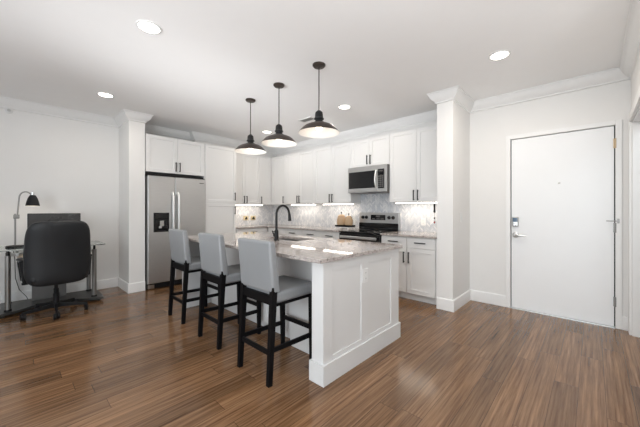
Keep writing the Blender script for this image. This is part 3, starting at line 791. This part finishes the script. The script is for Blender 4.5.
pl += [(.90, 5.02), (.90, 5.50), (.86, 5.545), (-.08, 5.545), (-.12, 5.50), (-.12, 5.02)]
obj('base_shelf', B().prism(pl, .03, .060, .004), 'shelf', dk, 'black shaped base shelf')
ft = B()
for x in (-.06, .85):
    for y in (5.03, 5.49): ft.cyl((x, y, 0), .022, .0305, 'z', 16)
obj('foot', ft, 'rubber', dk)
obj('back_panel', B().box(.20, .545, 5.40, 5.418, .060, .62, .003), 'greypanel', dk, 'grey panel standing on the base shelf')
kt = obj('keyboard_tray', B().box(.06, .75, 4.98, 5.25, .69, .705, .004), 'deskwood', dk, 'pale sliding tray')
rl = B().box(.05, .075, 4.99, 5.44, .705, .740, .002).box(.735, .76, 4.99, 5.44, .705, .740, .002)
obj('tray_rail', rl, 'satin', kt)

mo = thing('computer_monitor', 'dark computer monitor on the glass desk behind the office chair', 'monitor', (.42, 5.34, GZ))
cb = obj('casing', B().box(.155, .690, 5.31, 5.335, .865, 1.213, .004).box(.30, .54, 5.335, 5.362, .94, 1.14, .006), 'blackplastic', mo)
obj('screen', B().box(.163, .682, 5.3085, 5.3105, .885, 1.205, .0005), 'screen', cb, 'dark grey screen')
obj('stand', B().box(.395, .455, 5.345, 5.372, GZ+.012, .98, .004).box(.30, .55, 5.29, 5.45, GZ+.0003, GZ+.013, .004), 'blackplastic', mo)

lx, ly = .047, 5.37
lm = thing('desk_lamp', 'arched desk lamp with black shade on the left end of the glass desk', 'lamp', (lx, ly, GZ))
obj('lamp_base', B().lathe([(0, 0), (.086, 0), (.088, .008), (.08, .020), (.02, .026), (0, .026)], (lx, ly, GZ+.0003), 'z', 36), 'blackplastic', lm)
obj('lower_pole', B().cyl((lx, ly, GZ+.025), .0095, .40, 'z', 14), 'tube', lm)
obj('joint', B().cyl((lx-.016, ly, 1.165), .018, .05, 'x', 16).cyl((lx+.03, ly-.03, 1.165), .010, .05, 'y', 12).box(lx-.016, lx+.04, ly-.012, ly+.012, 1.15, 1.20, .004), 'tube', lm)
ap = [(lx+.018, ly, 1.16), (lx+.028, ly, 1.30), (lx+.036, ly, 1.41)]
for i in range(1, 11):
    a = PI-PI*i/10*.92; ap.append((lx+.096+.060*math.cos(a), ly, 1.41+.085*math.sin(a)))
ap.append((lx+.157, ly, 1.43))
obj('upper_arm', B().tube(ap, .008, 10), 'tube', lm)
sx = lx+.160
obj('lamp_shade', B().lathe([(.016, .145), (.030, .138), (.048, .10), (.061, .05), (.070, 0)], (sx, ly, 1.312), 'z', 28, False), 'blackplastic', lm, 'black dome shade')
obj('shade_lining', B().lathe([(.0688, -.0005), (.0595, .049), (.0465, .098), (.02, .132)], (sx, ly, 1.312), 'z', 28, False), 'enamel', lm, 'white inside of the shade')
obj('shade_neck', B().cyl((sx, ly, 1.452), .019, .034, 'z', 16), 'chrome', lm)
obj('bulb', B().lathe([(0, .01), (.030, .012), (.034, .045), (.02, .09), (0, .095)], (sx, ly, 1.312), 'z', 18), 'bulb', lm)
obj('cord', B().tube([(lx, ly+.085, GZ+.01), (lx-.01, 5.608, GZ+.006), (lx-.02, 5.622, GZ-.01), (lx, 5.63, .60), (lx+.005, 5.63, .35), (lx+.04, 5.63, .19), (lx+.11, 5.62, .08), (lx+.13, 5.61, .012)], .004, 8), 'black', lm, 'dark cord hanging to the floor')
l = bpy.data.lights.new('desk_light', 'POINT'); l.energy = .6; l.color = (1, .84, .64); l.shadow_soft_size = .03
o = bpy.data.objects.new('desk_light', l); COL.objects.link(o); o.parent = lm; o.location = (sx-lx, 0, 1.30-GZ)

# office chair, facing the desk (local +y)
oc = thing('office_chair', 'black leather office chair with high rounded back at the desk', 'chair', (0, 0, 0))
def pillow(hx, hy, hz, c, eo=.36, et=.55, n=56, k=16):
    """soft padded rounded rectangle in the x-z plane"""
    b = B(); sp = lambda v, e: math.copysign(abs(v)**e, v); rows = []
    for j in range(1, k):
        ph = -PI/2+PI*j/k; cp = sp(math.cos(ph), et); yy = hy*sp(math.sin(ph), et)
        rows.append([b.m.verts.new((c[0]+hx*cp*sp(math.cos(2*PI*i/n), eo), c[1]+yy, c[2]+hz*cp*sp(math.sin(2*PI*i/n), eo))) for i in range(n)])
    for A, C in zip(rows, rows[1:]):
        for i in range(n): j = (i+1) % n; b.m.faces.new((A[i], A[j], C[j], C[i]))
    for R_, y in ((rows[0], -hy), (rows[-1], hy)):
        v = b.m.verts.new((c[0], c[1]+y, c[2]))
        for i in range(n): b.m.faces.new((R_[i], R_[(i+1) % n], v))
    return b
bkm = pillow(.302, .062, .375, (0, 0, 0))
for v in bkm.m.verts:
    x, y, z = v.co; u = (z+.375)/.75
    wx = 1-.06*max(0, u-.5)/.5-.03*max(0, .3-u)/.3
    v.co = Vector((x*wx, y+.055*(x/.3)**2-.06*u+.03*math.sin(PI*u)-.22, z+.758))
obj('backrest', bkm, 'blackleather', oc, angle=60)
se = B().rbox(-.26, .26, -.24, .26, .42, .53, .045, 5)
obj('seat', se, 'blackleather', oc, angle=60)
for s in (-1, 1):
    a = B().rbox(s*.30-.03, s*.30+.03, -.12, .16, .655, .695, .016, 3)
    ar = obj('armrest', a, 'blackplastic', oc)
    obj('arm_support', B().beam((s*.30, -.10, .66), (s*.275, -.13, .44), .055, .022, bev=.004).beam((s*.30, .10, .66), (s*.275, .06, .44), .055, .022, bev=.004).beam((s*.285, -.14, .455), (s*.285, .07, .455), .04, .022, bev=.003).box(min(s*.30, s*.18), max(s*.30, s*.18), -.06, 0, .402, .425, .004), 'blackplastic', ar)
obj('mechanism', B().box(-.10, .10, -.12, .12, .37, .425, .01).beam((0, -.10, .395), (0, -.235, .40), .03, .07, bev=.004), 'blackplastic', oc)
obj('tilt_lever', B().tube([(.09, 0, .39), (.20, -.02, .385), (.27, -.03, .395)], [.006, .006, .006], 8).box(.25, .30, -.045, -.015, .385, .405, .004), 'black', oc)
obj('gas_column', B().lathe([(.032, .09), (.032, .24), (.026, .245), (.026, .30), (.018, .305), (.018, .375)], n=20), 'blackplastic', oc)
sb = B().lathe([(.045, .075), (.048, .11), (.04, .125), (0, .125)], n=20)
angs = [math.radians(a) for a in (-98, -26, 46, 118, 190)]
for a in angs:
    c, s = math.cos(a), math.sin(a)
    sb.beam((.03*c, .03*s, .100), (.305*c, .305*s, .078), .05, .034, .03, .022, .004)
stb = obj('star_base', sb, 'blackplastic', oc)
for a in angs:
    c, s = math.cos(a)*.295, math.sin(a)*.295
    k = B()
    for q in (-.018, .018):
        k.lathe([(.030, -.013), (.036, -.008), (.036, .008), (.030, .013)], (c+q*math.sin(a+.5), s-q*math.cos(a+.5), .036), 'x', 18)
    k.box(c-.014, c+.014, s-.014, s+.014, .03, .078, .004)
    obj('caster', k, 'blackplastic', stb)
oc.location = (.390, 4.80, 0); oc.rotation_euler = (0, 0, math.radians(4))
